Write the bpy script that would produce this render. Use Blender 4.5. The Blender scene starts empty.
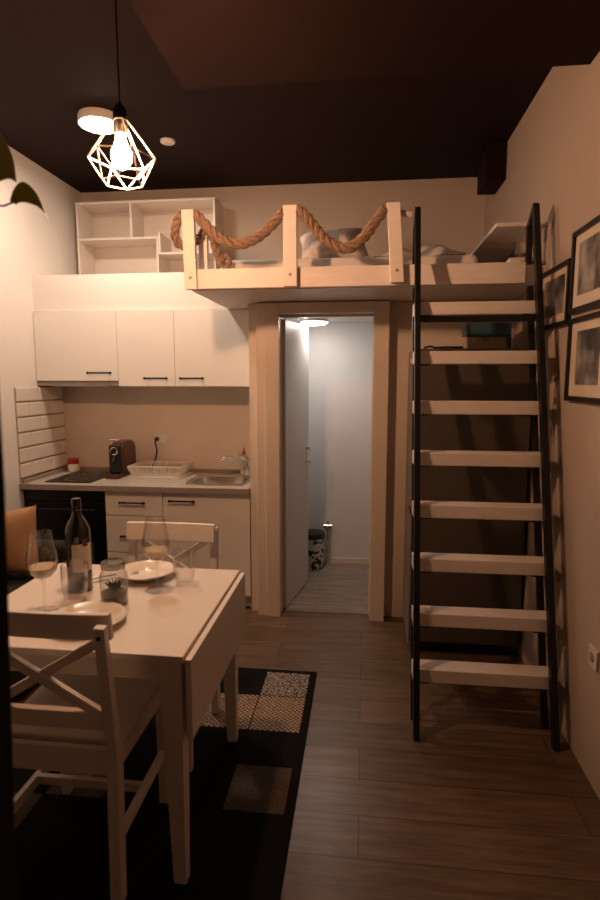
import bpy, bmesh, math, random
from mathutils import Vector, Matrix
random.seed(7)
PI = math.pi
sc = bpy.context.scene
col = sc.collection

# ------------------------------------------------------------------ materials
def nt(name):
    m = bpy.data.materials.new(name); m.use_nodes = True
    t = m.node_tree; t.nodes.clear()
    out = t.nodes.new('ShaderNodeOutputMaterial')
    return m, t, out

def mat(name, rgb, rough=0.5, metal=0.0, var=0.0, vscale=6.0, bump=0.0, bscale=60.0, coat=0.0, spec=0.5, stretch=None, sheen=0.0):
    m, t, out = nt(name)
    p = t.nodes.new('ShaderNodeBsdfPrincipled')
    p.inputs['Roughness'].default_value = rough
    p.inputs['Metallic'].default_value = metal
    p.inputs['Coat Weight'].default_value = coat
    p.inputs['Specular IOR Level'].default_value = spec
    p.inputs['Sheen Weight'].default_value = sheen
    t.links.new(p.outputs[0], out.inputs[0])
    tc = t.nodes.new('ShaderNodeTexCoord'); mp = t.nodes.new('ShaderNodeMapping')
    t.links.new(tc.outputs['Object'], mp.inputs[0])
    if stretch: mp.inputs['Scale'].default_value = stretch
    n = t.nodes.new('ShaderNodeTexNoise'); n.inputs['Scale'].default_value = vscale; n.inputs['Detail'].default_value = 4
    t.links.new(mp.outputs[0], n.inputs['Vector'])
    r = t.nodes.new('ShaderNodeValToRGB')
    a = [max(0, c*(1-var)) for c in rgb]; b = [min(1, c*(1+var)) for c in rgb]
    r.color_ramp.elements[0].position = .3; r.color_ramp.elements[1].position = .7
    r.color_ramp.elements[0].color = (*a, 1); r.color_ramp.elements[1].color = (*b, 1)
    t.links.new(n.outputs[0], r.inputs[0]); t.links.new(r.outputs[0], p.inputs['Base Color'])
    if bump:
        n2 = t.nodes.new('ShaderNodeTexNoise'); n2.inputs['Scale'].default_value = bscale; n2.inputs['Detail'].default_value = 3
        t.links.new(mp.outputs[0], n2.inputs['Vector'])
        bp = t.nodes.new('ShaderNodeBump'); bp.inputs['Strength'].default_value = bump; bp.inputs['Distance'].default_value = .01
        t.links.new(n2.outputs[0], bp.inputs['Height']); t.links.new(bp.outputs[0], p.inputs['Normal'])
    return m

def emit(name, rgb, s):
    m, t, out = nt(name)
    e = t.nodes.new('ShaderNodeEmission'); e.inputs[0].default_value = (*rgb, 1); e.inputs[1].default_value = s
    t.links.new(e.outputs[0], out.inputs[0]); return m

def glass(name, tint=(1, 1, 1), refl=.5, body=.03):
    m, t, out = nt(name)
    tr = t.nodes.new('ShaderNodeBsdfTransparent'); tr.inputs[0].default_value = (*[c*(1-body) for c in tint], 1)
    gl = t.nodes.new('ShaderNodeBsdfGlossy'); gl.inputs['Roughness'].default_value = .03
    lw = t.nodes.new('ShaderNodeLayerWeight'); lw.inputs[0].default_value = .25
    pw = t.nodes.new('ShaderNodeMath'); pw.operation = 'POWER'; pw.inputs[1].default_value = 4; t.links.new(lw.outputs['Facing'], pw.inputs[0])
    tm = t.nodes.new('ShaderNodeMix'); tm.data_type = 'RGBA'; tm.inputs[6].default_value = tr.inputs[0].default_value; tm.inputs[7].default_value = (.42, .40, .37, 1)
    t.links.new(pw.outputs[0], tm.inputs[0]); t.links.new(tm.outputs[2], tr.inputs[0])
    mu = t.nodes.new('ShaderNodeMath'); mu.operation = 'MULTIPLY_ADD'; mu.inputs[1].default_value = refl; mu.inputs[2].default_value = .04
    t.links.new(lw.outputs['Facing'], mu.inputs[0])
    mx = t.nodes.new('ShaderNodeMixShader')
    t.links.new(mu.outputs[0], mx.inputs[0]); t.links.new(tr.outputs[0], mx.inputs[1]); t.links.new(gl.outputs[0], mx.inputs[2])
    t.links.new(mx.outputs[0], out.inputs[0]); return m

def planks(name, c1, c2, seam, w, l, rough):
    m, t, out = nt(name)
    p = t.nodes.new('ShaderNodeBsdfPrincipled')
    tc = t.nodes.new('ShaderNodeTexCoord')
    br = t.nodes.new('ShaderNodeTexBrick'); br.offset = .37; br.squash = 1
    br.inputs['Scale'].default_value = 1; br.inputs['Brick Width'].default_value = l; br.inputs['Row Height'].default_value = w
    br.inputs['Mortar Size'].default_value = .0022; br.inputs['Mortar Smooth'].default_value = .3; br.inputs['Bias'].default_value = 0
    br.inputs['Color1'].default_value = (*c1, 1); br.inputs['Color2'].default_value = (*c2, 1); br.inputs['Mortar'].default_value = (*seam, 1)
    t.links.new(tc.outputs['Object'], br.inputs[0])
    mp = t.nodes.new('ShaderNodeMapping'); mp.inputs['Scale'].default_value = (1.6, 16, 1)
    t.links.new(tc.outputs['Object'], mp.inputs[0])
    n = t.nodes.new('ShaderNodeTexNoise'); n.inputs['Scale'].default_value = 2.2; n.inputs['Detail'].default_value = 8; n.inputs['Roughness'].default_value = .65
    t.links.new(mp.outputs[0], n.inputs['Vector'])
    r = t.nodes.new('ShaderNodeValToRGB')
    r.color_ramp.elements[0].position = .32; r.color_ramp.elements[0].color = (.36, .33, .31, 1)
    r.color_ramp.elements[1].position = .7; r.color_ramp.elements[1].color = (1.3, 1.27, 1.25, 1)
    t.links.new(n.outputs[0], r.inputs[0])
    mx = t.nodes.new('ShaderNodeMix'); mx.data_type = 'RGBA'; mx.blend_type = 'MULTIPLY'; mx.inputs[0].default_value = .8
    t.links.new(br.outputs['Color'], mx.inputs[6]); t.links.new(r.outputs[0], mx.inputs[7])
    t.links.new(mx.outputs[2], p.inputs['Base Color'])
    p.inputs['Roughness'].default_value = rough
    bp = t.nodes.new('ShaderNodeBump'); bp.inputs['Strength'].default_value = .25; bp.inputs['Distance'].default_value = .004
    ad = t.nodes.new('ShaderNodeMath'); ad.operation = 'MULTIPLY_ADD'; ad.inputs[1].default_value = -1.5
    t.links.new(br.outputs['Fac'], ad.inputs[0]); t.links.new(n.outputs[0], ad.inputs[2])
    t.links.new(ad.outputs[0], bp.inputs['Height']); t.links.new(bp.outputs[0], p.inputs['Normal'])
    t.links.new(p.outputs[0], out.inputs[0]); return m

def tweed(name, c1, c2, sc1=150):
    m, t, out = nt(name)
    p = t.nodes.new('ShaderNodeBsdfPrincipled'); p.inputs['Roughness'].default_value = .95; p.inputs['Specular IOR Level'].default_value = .1
    tc = t.nodes.new('ShaderNodeTexCoord')
    ch = t.nodes.new('ShaderNodeTexChecker'); ch.inputs['Scale'].default_value = sc1
    ch.inputs[1].default_value = (*c1, 1); ch.inputs[2].default_value = (*c2, 1)
    n = t.nodes.new('ShaderNodeTexNoise'); n.inputs['Scale'].default_value = 55
    t.links.new(tc.outputs['Object'], n.inputs['Vector'])
    mxv = t.nodes.new('ShaderNodeMix'); mxv.data_type = 'RGBA'; mxv.inputs[0].default_value = .012
    t.links.new(tc.outputs['Object'], mxv.inputs[6]); t.links.new(n.outputs['Color'], mxv.inputs[7])
    t.links.new(mxv.outputs[2], ch.inputs[0]); t.links.new(ch.outputs[0], p.inputs['Base Color'])
    bp = t.nodes.new('ShaderNodeBump'); bp.inputs['Strength'].default_value = .5; bp.inputs['Distance'].default_value = .004
    t.links.new(ch.outputs['Fac'], bp.inputs['Height']); t.links.new(bp.outputs[0], p.inputs['Normal'])
    t.links.new(p.outputs[0], out.inputs[0]); return m

def photo(name, seed, dark=.02, light=.42):
    m, t, out = nt(name)
    p = t.nodes.new('ShaderNodeBsdfPrincipled'); p.inputs['Roughness'].default_value = .35; p.inputs['Coat Weight'].default_value = .6; p.inputs['Coat Roughness'].default_value = .05
    tc = t.nodes.new('ShaderNodeTexCoord'); mp = t.nodes.new('ShaderNodeMapping'); mp.inputs['Location'].default_value = (seed, seed*1.7, seed*.3); mp.inputs['Scale'].default_value = (1, 1.6, 1.2)
    t.links.new(tc.outputs['Object'], mp.inputs[0])
    n = t.nodes.new('ShaderNodeTexNoise'); n.inputs['Scale'].default_value = 5; n.inputs['Detail'].default_value = 5; n.inputs['Distortion'].default_value = .2
    t.links.new(mp.outputs[0], n.inputs['Vector'])
    r = t.nodes.new('ShaderNodeValToRGB'); r.color_ramp.elements[0].position = .38; r.color_ramp.elements[1].position = .68
    r.color_ramp.elements[0].color = (dark, dark, dark, 1); r.color_ramp.elements[1].color = (light, light*.97, light*.92, 1)
    t.links.new(n.outputs[0], r.inputs[0]); t.links.new(r.outputs[0], p.inputs['Base Color'])
    t.links.new(p.outputs[0], out.inputs[0]); return m

def spotted(name, base, spot):
    m, t, out = nt(name)
    p = t.nodes.new('ShaderNodeBsdfPrincipled'); p.inputs['Roughness'].default_value = .5
    tc = t.nodes.new('ShaderNodeTexCoord'); v = t.nodes.new('ShaderNodeTexNoise'); v.inputs['Scale'].default_value = 26; v.inputs['Detail'].default_value = 2
    t.links.new(tc.outputs['Object'], v.inputs['Vector'])
    r = t.nodes.new('ShaderNodeValToRGB'); r.color_ramp.interpolation = 'CONSTANT'
    r.color_ramp.elements[0].color = (*base, 1); r.color_ramp.elements[1].color = (*spot, 1); r.color_ramp.elements[1].position = .53
    t.links.new(v.outputs[0], r.inputs[0]); t.links.new(r.outputs[0], p.inputs['Base Color'])
    t.links.new(p.outputs[0], out.inputs[0]); return m

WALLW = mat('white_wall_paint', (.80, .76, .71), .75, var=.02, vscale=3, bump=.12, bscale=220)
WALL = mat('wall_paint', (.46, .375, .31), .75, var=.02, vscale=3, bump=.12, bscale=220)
CEIL = mat('dark_brown_ceiling_paint', (.0125, .0038, .0024), .7, var=.1, vscale=2, spec=.15)
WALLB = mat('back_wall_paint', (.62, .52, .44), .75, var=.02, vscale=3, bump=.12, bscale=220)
BACKSPL = mat('backsplash_panel', (.72, .62, .53), .45, var=.04, vscale=5)
FLOOR = planks('brown_wood_planks', (.122, .078, .047), (.178, .113, .07), (.035, .02, .013), .19, 1.3, .33)
BATHFLOOR = planks('grey_wood_tiles', (.30, .26, .225), (.36, .31, .27), (.16, .14, .12), .155, .9, .4)
BATHWALL = mat('bathroom_wall', (.72, .72, .73), .4, var=.02)
WHITE = mat('white_lacquer', (.74, .67, .60), .32, var=.015, vscale=3)
CABW = mat('white_cabinet_front', (.83, .80, .75), .4, var=.012, vscale=2)
PAINTW = mat('white_painted_wood', (.80, .74, .66), .42, var=.04, vscale=9, bump=.1, bscale=30, stretch=(1, 1, 6))
BOARD = mat('cream_painted_board', (.82, .745, .70), .45, var=.04, vscale=7, bump=.08, bscale=25, stretch=(1, 6, 6))
CASING = mat('pale_wood_casing', (.72, .62, .52), .4, var=.012, vscale=4, stretch=(6, 6, 1))
BLACKM = mat('black_powder_steel', (.010, .010, .011), .4, metal=.2)
BLACK = mat('black_plastic', (.012, .011, .011), .35)
OVENB = mat('black_oven_glass', (.004, .004, .0045), .35, spec=.3)
BRONZE = mat('dark_handle_metal', (.03, .024, .02), .35, metal=.8)
STEEL = mat('brushed_steel', (.55, .53, .50), .28, metal=1, var=.05)
CHROME = mat('chrome', (.75, .74, .72), .12, metal=1)
WTOP = mat('grey_brown_worktop', (.46, .41, .36), .38, var=.1, vscale=40)
WEDGE = mat('worktop_edge', (.30, .25, .21), .4, var=.08, vscale=20)
FRIDGE = mat('dark_grey_fridge', (.105, .085, .07), .42, metal=.25, var=.05)
FRSIDE = mat('fridge_grey_side', (.26, .235, .21), .45, metal=.1)
ROPE = mat('brown_rope', (.32, .205, .135), .9, var=.3, vscale=60, bump=.8, bscale=180)
LINEN = mat('white_bed_linen', (.74, .68, .62), .9, var=.03, bump=.2, bscale=30)
PILLOWM = mat('greige_patterned_pillow', (.68, .60, .53), .9, var=.1, vscale=40, bump=.2, bscale=60)
SOFA = mat('charcoal_sofa_fabric', (.016, .015, .016), .95, var=.2, vscale=80, bump=.3, bscale=300)
CUSH = mat('tan_cushion_fabric', (.44, .25, .13), .9, var=.08, bump=.3, bscale=200)
RUGK = tweed('rug_black', (.010, .009, .009), (.006, .006, .006), 160)
RUGG = tweed('rug_grey_tweed', (.34, .29, .24), (.06, .05, .045), 72)
RUGT = tweed('rug_tan_tweed', (.36, .26, .19), (.11, .075, .05), 80)
RUGB = tweed('rug_brown_tweed', (.12, .09, .068), (.05, .037, .03), 140)
GLASS = glass('clear_glass', refl=.5, body=.012)
BOTTLE = mat('dark_green_bottle_glass', (.006, .008, .005), .08, coat=.5)
WINE = mat('white_wine', (.80, .66, .46), .15)
WINE.node_tree.nodes['Principled BSDF'].inputs['Transmission Weight'].default_value = .75
WINE.node_tree.nodes['Principled BSDF'].inputs['IOR'].default_value = 1.12
CERAM = mat('white_ceramic', (.82, .77, .70), .18, coat=.3)
LABEL = mat('cream_bottle_label', (.66, .58, .47), .7, var=.12, vscale=30)
LABELD = mat('dark_label_print', (.07, .055, .045), .6)
REDP = mat('red_plastic', (.45, .04, .03), .35)
REDM = mat('dark_red_machine_shell', (.075, .02, .014), .3, coat=.3)
WHITEP = mat('white_plastic', (.78, .74, .68), .4)
FROST = mat('translucent_white_plastic', (.72, .66, .58), .35)
LEAFM = mat('leaf_green', (.065, .07, .022), .45, var=.35, vscale=8)
_t = LEAFM.node_tree; _o = [n for n in _t.nodes if n.type == 'OUTPUT_MATERIAL'][0]; _p = [n for n in _t.nodes if n.type == 'BSDF_PRINCIPLED'][0]
_tr = _t.nodes.new('ShaderNodeBsdfTranslucent'); _tr.inputs[0].default_value = (.22, .20, .06, 1); _m = _t.nodes.new('ShaderNodeMixShader'); _m.inputs[0].default_value = .45
_t.links.new(_p.outputs[0], _m.inputs[1]); _t.links.new(_tr.outputs[0], _m.inputs[2]); _t.links.new(_m.outputs[0], _o.inputs[0])
STEMM = mat('green_stem', (.12, .11, .05), .6)
SUCC = mat('succulent_green', (.03, .075, .035), .5, var=.3, vscale=40)
SOIL = mat('dark_pebbles', (.045, .035, .03), .9, var=.5, vscale=90, bump=.6, bscale=120)
MATB = mat('picture_mount', (.62, .53, .43), .8)
FRAMEK = mat('black_picture_frame', (.008, .007, .007), .4)
TEAL = mat('dark_teal_box_lid', (.05, .11, .14), .5, var=.1)
CARD = mat('tan_box_card', (.52, .40, .29), .7)
CREAMCORD = mat('dry_brown_ornament', (.30, .20, .12), .8, var=.4, vscale=50)
PORC = mat('white_metal_cage', (.55, .47, .40), .35)
CURT = mat('black_curtain_cloth', (.006, .005, .006), .95)
TERRA = mat('grey_plant_pot', (.2, .18, .16), .8)
BINM = spotted('black_flower_pattern', (.66, .64, .62), (.015, .015, .015))
TILE = mat('white_glazed_brick_tile', (.78, .72, .64), .22, coat=.3, var=.03)
GROUT = mat('tile_grout', (.42, .36, .30), .85)

# ------------------------------------------------------------------ helpers
class MB:
    def __init__(s): s.b = bmesh.new(); s.mi = 0
    def face(s, vs):
        try:
            f = s.b.faces.new(vs); f.material_index = s.mi; return f
        except ValueError: return None
    def hexa(s, p):
        v = [s.b.verts.new(q) for q in p]
        for f in ((0,3,2,1),(4,5,6,7),(0,1,5,4),(1,2,6,5),(2,3,7,6),(3,0,4,7)): s.face([v[i] for i in f])
        return s
    def box(s, x0, x1, y0, y1, z0, z1):
        return s.hexa([(x0,y0,z0),(x1,y0,z0),(x1,y1,z0),(x0,y1,z0),(x0,y0,z1),(x1,y0,z1),(x1,y1,z1),(x0,y1,z1)])
    def bar(s, a, b, w, d, w2=None, d2=None, side=(1, 0, 0)):
        a, b = Vector(a), Vector(b); ax = (b-a).normalized(); sd = Vector(side)
        sd = (sd - ax*sd.dot(ax)).normalized(); up = ax.cross(sd)
        w2 = w2 or w; d2 = d2 or d
        def ring(c, w, d): return [c-sd*w/2-up*d/2, c+sd*w/2-up*d/2, c+sd*w/2+up*d/2, c-sd*w/2+up*d/2]
        return s.hexa(ring(a, w, d)+ring(b, w2, d2))
    def loops(s, rings, cap0=True, cap1=True, closed=False):
        vs = [[s.b.verts.new(p) for p in r] for r in rings]
        k = len(vs); n = len(vs[0])
        for i in range(k if closed else k-1):
            A, B = vs[i], vs[(i+1) % k]
            for j in range(n): s.face([A[j], A[(j+1)%n], B[(j+1)%n], B[j]])
        if not closed:
            if cap0: s.face(vs[0][::-1])
            if cap1: s.face(vs[-1])
        return s
    def lathe(s, prof, c, n=28, cap0=True, cap1=True):
        return s.loops([[(c[0]+r*math.cos(2*PI*j/n), c[1]+r*math.sin(2*PI*j/n), c[2]+z) for j in range(n)] for r, z in prof], cap0, cap1)
    def tube(s, pts, r, n=8, closed=False, r1=None):
        pts = [Vector(p) for p in pts]; k = len(pts); rings = []; up = None
        for i, p in enumerate(pts):
            if closed: t = pts[(i+1)%k]-pts[i-1]
            else: t = pts[min(i+1,k-1)]-pts[max(i-1,0)]
            t.normalize()
            if up is None:
                up = Vector((0,0,1)) if abs(t.z) < .9 else Vector((1,0,0))
            up = (up - t*up.dot(t)).normalized(); sd = t.cross(up)
            rr = r if r1 is None else r+(r1-r)*i/(k-1)
            rings.append([p+(up*math.cos(2*PI*j/n)+sd*math.sin(2*PI*j/n))*rr for j in range(n)])
        return s.loops(rings, closed=closed)
    def cyl(s, a, b, r, n=20, r1=None): return s.tube([a, b], r, n, r1=r1)
    def prism(s, poly, axis, a, b):
        def P(u, v, w): return {'x': (w,u,v), 'y': (u,w,v), 'z': (u,v,w)}[axis]
        return s.loops([[P(u,v,a) for u,v in poly], [P(u,v,b) for u,v in poly]])
    def build(s, name, m, parent=None, bevel=0, smooth=False, local=False, seg=2, sub=0):
        bmesh.ops.recalc_face_normals(s.b, faces=s.b.faces)
        if parent is not None and not local:
            off = Vector((0,0,0)); q = parent
            while q is not None: off += q.location; q = q.parent
            bmesh.ops.translate(s.b, verts=s.b.verts, vec=-off)
        me = bpy.data.meshes.new(name)
        if smooth:
            for f in s.b.faces: f.smooth = True
        s.b.to_mesh(me); s.b.free()
        for mm in (m if isinstance(m, (list, tuple)) else [m]): me.materials.append(mm)
        o = bpy.data.objects.new(name, me); col.objects.link(o)
        if parent is not None: o.parent = parent
        if bevel:
            b = o.modifiers.new('bevel', 'BEVEL'); b.width = bevel; b.segments = seg; b.limit_method = 'ANGLE'; b.angle_limit = .6
        if sub:
            d = o.modifiers.new('sub', 'SUBSURF'); d.levels = sub; d.render_levels = sub
        if smooth:
            try: me.set_sharp_from_angle(angle=.7)
            except Exception: pass
        return o

def tag(o, label=None, cat=None, group=None, kind=None):
    if label: o['label'] = label
    if cat: o['category'] = cat
    if group: o['group'] = group
    if kind: o['kind'] = kind
    return o
def thing(name, label, cat, loc=(0,0,0), group=None, rz=0):
    o = bpy.data.objects.new(name, None); col.objects.link(o); o.location = loc; o.rotation_euler = (0,0,rz); o.empty_display_size = .05
    return tag(o, label, cat, group)
def struct(name, mb, m, label, cat, **k):
    return tag(mb.build(name, m, **k), label, cat, kind='structure')
def dup(root, loc, rz=0, label=None):
    r = root.copy(); col.objects.link(r); r.location = loc; r.rotation_euler = (0,0,rz)
    if label: r['label'] = label
    def rec(a, b):
        for ch in list(a.children):
            c = ch.copy(); col.objects.link(c); c.parent = b
            rec(ch, c)
    rec(root, r)
    return r
def spline(pts, per=10):
    P = [Vector(p) for p in pts]; P = [P[0]*2-P[1]]+P+[P[-1]*2-P[-2]]; out = []
    for i in range(1, len(P)-2):
        a, b, c, d = P[i-1:i+3]
        for k in range(per):
            t = k/per
            out.append(.5*((2*b)+(c-a)*t+(2*a-5*b+4*c-d)*t*t+(3*b-a-3*c+d)*t**3))
    out.append(P[-2]); return out
def ropemesh(mb, pts, R, pitch=.13, n=6, per=12):
    cl = spline(pts, per); L = 0; up = Vector((0,1,0)); strands = [[], [], []]
    for i, p in enumerate(cl):
        t = (cl[min(i+1,len(cl)-1)]-cl[max(i-1,0)]).normalized()
        u = up - t*up.dot(t)
        if u.length < .1: u = Vector((1,0,0)) - t*t.x
        u.normalize(); up = u; v = t.cross(u)
        if i: L += (p-cl[i-1]).length
        for k in range(3):
            a = 2*PI*(L/pitch+k/3)
            strands[k].append(p+(u*math.cos(a)+v*math.sin(a))*R*.5)
    for s_ in strands: mb.tube(s_, R*.53, n)
    return mb
def pillow_mesh(mb, w, h, t, M, n=14, pinch=.06):
    for sgn in (1, -1):
        g = []
        for i in range(n+1):
            row = []
            for j in range(n+1):
                u = -1+2*i/n; v = -1+2*j/n
                k = 1-pinch*(1-abs(u*v))*max(abs(u), abs(v))**2*1.2
                z = sgn*t/2*(max(0, 1-u**4)*max(0, 1-v**4))**.55
                z += sgn*.006*math.sin(5*u+2*v)*(1-u*u)*(1-v*v)
                row.append(mb.b.verts.new(M @ Vector((u*w/2*(k if abs(v)<1 else 1-pinch*(1-abs(u))*1.2), v*h/2*(k if abs(u)<1 else 1-pinch*(1-abs(v))*1.2), z))))
            g.append(row)
        for i in range(n):
            for j in range(n): mb.face([g[i][j], g[i+1][j], g[i+1][j+1], g[i][j+1]])
    bmesh.ops.remove_doubles(mb.b, verts=mb.b.verts, dist=.0008)
    return mb

# ------------------------------------------------------------------ setting
XL, XR, YB, ZC = -2.42, .92, 4.75, 3.17
struct('floor', MB().box(XL-.1, XR+.1, -2.6, 3.70, -.08, 0), FLOOR, 'brown wood plank floor of the studio room', 'floor')
struct('floor_bathroom', MB().box(-.78, XR, 3.701, 4.85, -.08, 0.002), BATHFLOOR, 'grey wood look tile floor seen through the doorway', 'floor')
struct('ceiling', MB().box(XL-.1, XR+.1, -2.6, 4.95, ZC, ZC+.1), CEIL, 'dark brown painted ceiling above the room', 'ceiling')
struct('ceiling_dropped', MB().box(-.838, XR-.001, -2.5, 2.66, 2.915, ZC-.001), CEIL, 'lower dark ceiling section nearest the camera', 'ceiling')
struct('wall_left', MB().box(XL-.1, XL, -2.6, 4.95, 0, ZC), WALLW, 'white left wall beside table and kitchen', 'wall')
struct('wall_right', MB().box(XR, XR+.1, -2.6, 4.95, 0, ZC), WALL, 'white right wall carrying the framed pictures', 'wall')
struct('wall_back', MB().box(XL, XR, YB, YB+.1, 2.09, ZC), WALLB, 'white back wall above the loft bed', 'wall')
struct('wall_front', MB().box(XL, XR, -2.6, -2.5, 0, ZC), CEIL, 'dark wall behind the camera', 'wall')  # unseen wall, coloured dark to cut bounced light in the foreground
struct('wall_kitchen', MB().box(XL+.001, -.766, 4.28, YB+.09, 0, 2.09), BACKSPL, 'beige backsplash wall behind the kitchen worktop', 'wall')
struct('trim_1', MB().box(XL+.001, -.972, 3.955, YB-.001, 2.092, 2.35), WALLW, 'plain white boxed panel above the wall cabinets', 'boxing')
struct('wall_partition', MB().box(-.765, -.68, 3.76, YB+.09, 0, 2.06), BATHWALL, 'wall between the kitchen and the bathroom', 'wall')
struct('wall_doorway', MB().box(-.762, -.56, 3.68, 3.758, 0, 2.085).box(.06, XR-.001, 3.68, 3.758, 0, 2.085).box(-.56, .06, 3.68, 3.758, 2.012, 2.085), CASING, 'cream wall around the bathroom doorway', 'wall', )
struct('wall_bathroom', MB().box(-.68, XR, YB, YB+.1, 0, 2.085), BATHWALL, 'pale grey back wall of the bathroom', 'wall')
struct('ceiling_bathroom', MB().box(-.78, XR-.001, 3.76, YB-.001, 2.065, 2.085), BATHWALL, 'white bathroom ceiling under the loft', 'ceiling')
struct('baseboard_bathroom', MB().box(-.67, XR-.002, YB-.014, YB-.001, .003, .05), WHITE, 'white skirting strip along bathroom back wall', 'baseboard')
c = MB()
c.box(-.70, -.64, 3.605, 3.679, 0, 2.083).box(-.639, -.55, 3.588, 3.679, 0, 2.083).box(.052, .147, 3.588, 3.679, 0, 2.083).box(-.549, .051, 3.588, 3.679, 2.016, 2.083)
struct('trim_2', c, CASING, 'pale wood casing around the bathroom doorway', 'door casing', bevel=.003)
struct('trim_3', MB().box(-.559, -.548, 3.68, 3.757, 0, 2.011).box(.046, .059, 3.68, 3.757, 0, 2.011).box(-.547, .045, 3.68, 3.757, 2.0, 2.011), WHITE, 'white inner lining of the bathroom doorway', 'door lining')

# brick tiles on the left wall beside the worktop
t = MB(); t.box(XL+.0005, XL+.006, 3.655, 4.278, .872, 1.545)
tl = struct('trim_4', t, GROUT, 'patch of white brick tiles on left wall by the hob', 'wall tiles')
k = MB(); rh = .108
for r in range(6):
    z0 = .905+r*rh; y = 3.66-(.0 if r % 2 else .14)
    while y < 4.278:
        a, b = max(y, 3.657), min(y+.276, 4.276)
        if b-a > .03: k.box(XL+.004, XL+.017, a, b, z0, z0+rh-.010)
        y += .282
k.build('brick_tile', TILE, tl, bevel=.007, seg=2)['kind'] = 'stuff'

# bathroom door, swung inwards
d = thing('door_1', 'pale grey bathroom door standing open inwards', 'door', (-.544, 3.72, .008)); d['kind'] = 'structure'
d.rotation_euler = (0, 0, math.radians(80.5))
MB().box(0, .585, -.02, .02, 0, 1.985).build('door_leaf', BATHWALL, d, bevel=.003, local=True)
h = MB()
h.cyl((.53, -.02, 1.07), (.53, -.028, 1.07), .028); h.cyl((.53, -.026, 1.07), (.53, -.078, 1.07), .011); h.cyl((.545, -.072, 1.07), (.42, -.072, 1.07), .010)
h.build('door_handle', CHROME, d, smooth=True, local=True)
h = MB(); h.cyl((.53, -.02, .965), (.53, -.026, .965), .024); h.cyl((.53, -.026, .965), (.53, -.05, .965), .006); h.box(.515, .545, -.054, -.046, .95, .98)
h.build('lock_key', CHROME, d, smooth=True, local=True)

# ------------------------------------------------------------------ kitchen
def pull(mb, x0, x1, y, z):       # bar handle on a front at y
    mb.cyl((x0, y-.03, z), (x1, y-.03, z), .006, 10)
    for x in (x0+.015, x1-.015): mb.cyl((x, y, z), (x, y-.03, z), .005, 8)
    for x in (x0, x1): mb.lathe([(.001,-.009),(.008,-.007),(.009,0),(.008,.007),(.001,.009)], (x, y-.03, z), 10)
    return mb
def wall_cab(x0, x1, z0, hx0, hx1, label):
    t = thing('wall_cabinet', label, 'cabinet', ((x0+x1)/2, 4.1, z0), 'white wall cabinets over the worktop')
    MB().box(x0+.002, x1-.002, 3.952, 4.277, z0, 2.088).build('body', CABW, t)
    dr = MB().box(x0+.0015, x1-.0015, 3.932, 3.950, z0+.002, 2.087).build('door', CABW, t, bevel=.002)
    pull(MB(), hx0, hx1, 3.932, z0+.06).build('handle', BRONZE, dr, smooth=True)
wall_cab(XL+.003, -1.785, 1.587, -2.005, -1.83, 'white wall cabinet over the hob and hood strip, leftmost of three')
wall_cab(-1.785, -1.357, 1.548, -1.575, -1.41, 'narrow white wall cabinet in the middle above the coffee machine')
wall_cab(-1.357, -.769, 1.548, -1.31, -1.145, 'white wall cabinet above the sink beside the doorway')
t = thing('range_hood', 'slim grey range hood strip under the left wall cabinet', 'range hood', (-2.1, 4.1, 1.548))
MB().box(XL+.003, -1.787, 3.94, 4.277, 1.553, 1.584).build('hood_body', WEDGE, t, bevel=.002)
MB().box(-2.33, -1.88, 3.98, 4.22, 1.548, 1.5525).build('filter_grille', STEEL, t)

t = thing('oven', 'black built-in oven with dark glass front under the hob', 'oven', (-2.11, 3.95, 0))
MB().box(XL+.004, -1.81, 3.70, 4.27, .09, .825).build('oven_body', BLACK, t)
MB().box(XL+.006, -1.812, 3.682, 3.699, .10, .735).build('oven_door', OVENB, t, bevel=.003)
pull(MB(), -2.36, -1.87, 3.682, .69).build('oven_handle', BLACK, t, smooth=True)
MB().box(XL+.006, -1.812, 3.682, 3.699, .74, .823).build('control_panel', OVENB, t, bevel=.002)

t = thing('drawer_cabinet', 'white base cabinet with three drawers beside the black oven', 'cabinet', (-1.6, 3.95, 0))
MB().box(-1.805, -1.389, 3.702, 4.27, .09, .825).build('body', CABW, t)
for z0, z1 in ((.652, .823), (.385, .646), (.10, .379)):
    dr = MB().box(-1.804, -1.39, 3.682, 3.700, z0, z1).build('drawer', CABW, t, bevel=.002)
    pull(MB(), -1.685, -1.51, 3.682, z1-.075 if z0 > .6 else z1-.14).build('handle', BRONZE, dr, smooth=True)
t = thing('sink_cabinet', 'white single door base cabinet under the sink', 'cabinet', (-1.08, 3.95, 0))
MB().box(-1.385, -.769, 3.702, 3.72, .09, .825).box(-1.385, -1.367, 3.72, 4.27, .09, .825).box(-.787, -.769, 3.72, 4.27, .09, .825).box(-1.385, -.769, 3.72, 4.27, .09, .11).build('body', CABW, t)
dr = MB().box(-1.384, -.770, 3.682, 3.700, .10, .823).build('door', CABW, t, bevel=.002)
pull(MB(), -1.33, -1.155, 3.682, .768).build('handle', BRONZE, dr, smooth=True)
tag(MB().box(XL+.004, -.770, 3.745, 3.76, .001, .088).build('plinth', WHITE), 'white plinth board along the foot of the base cabinets', 'plinth')

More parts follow.
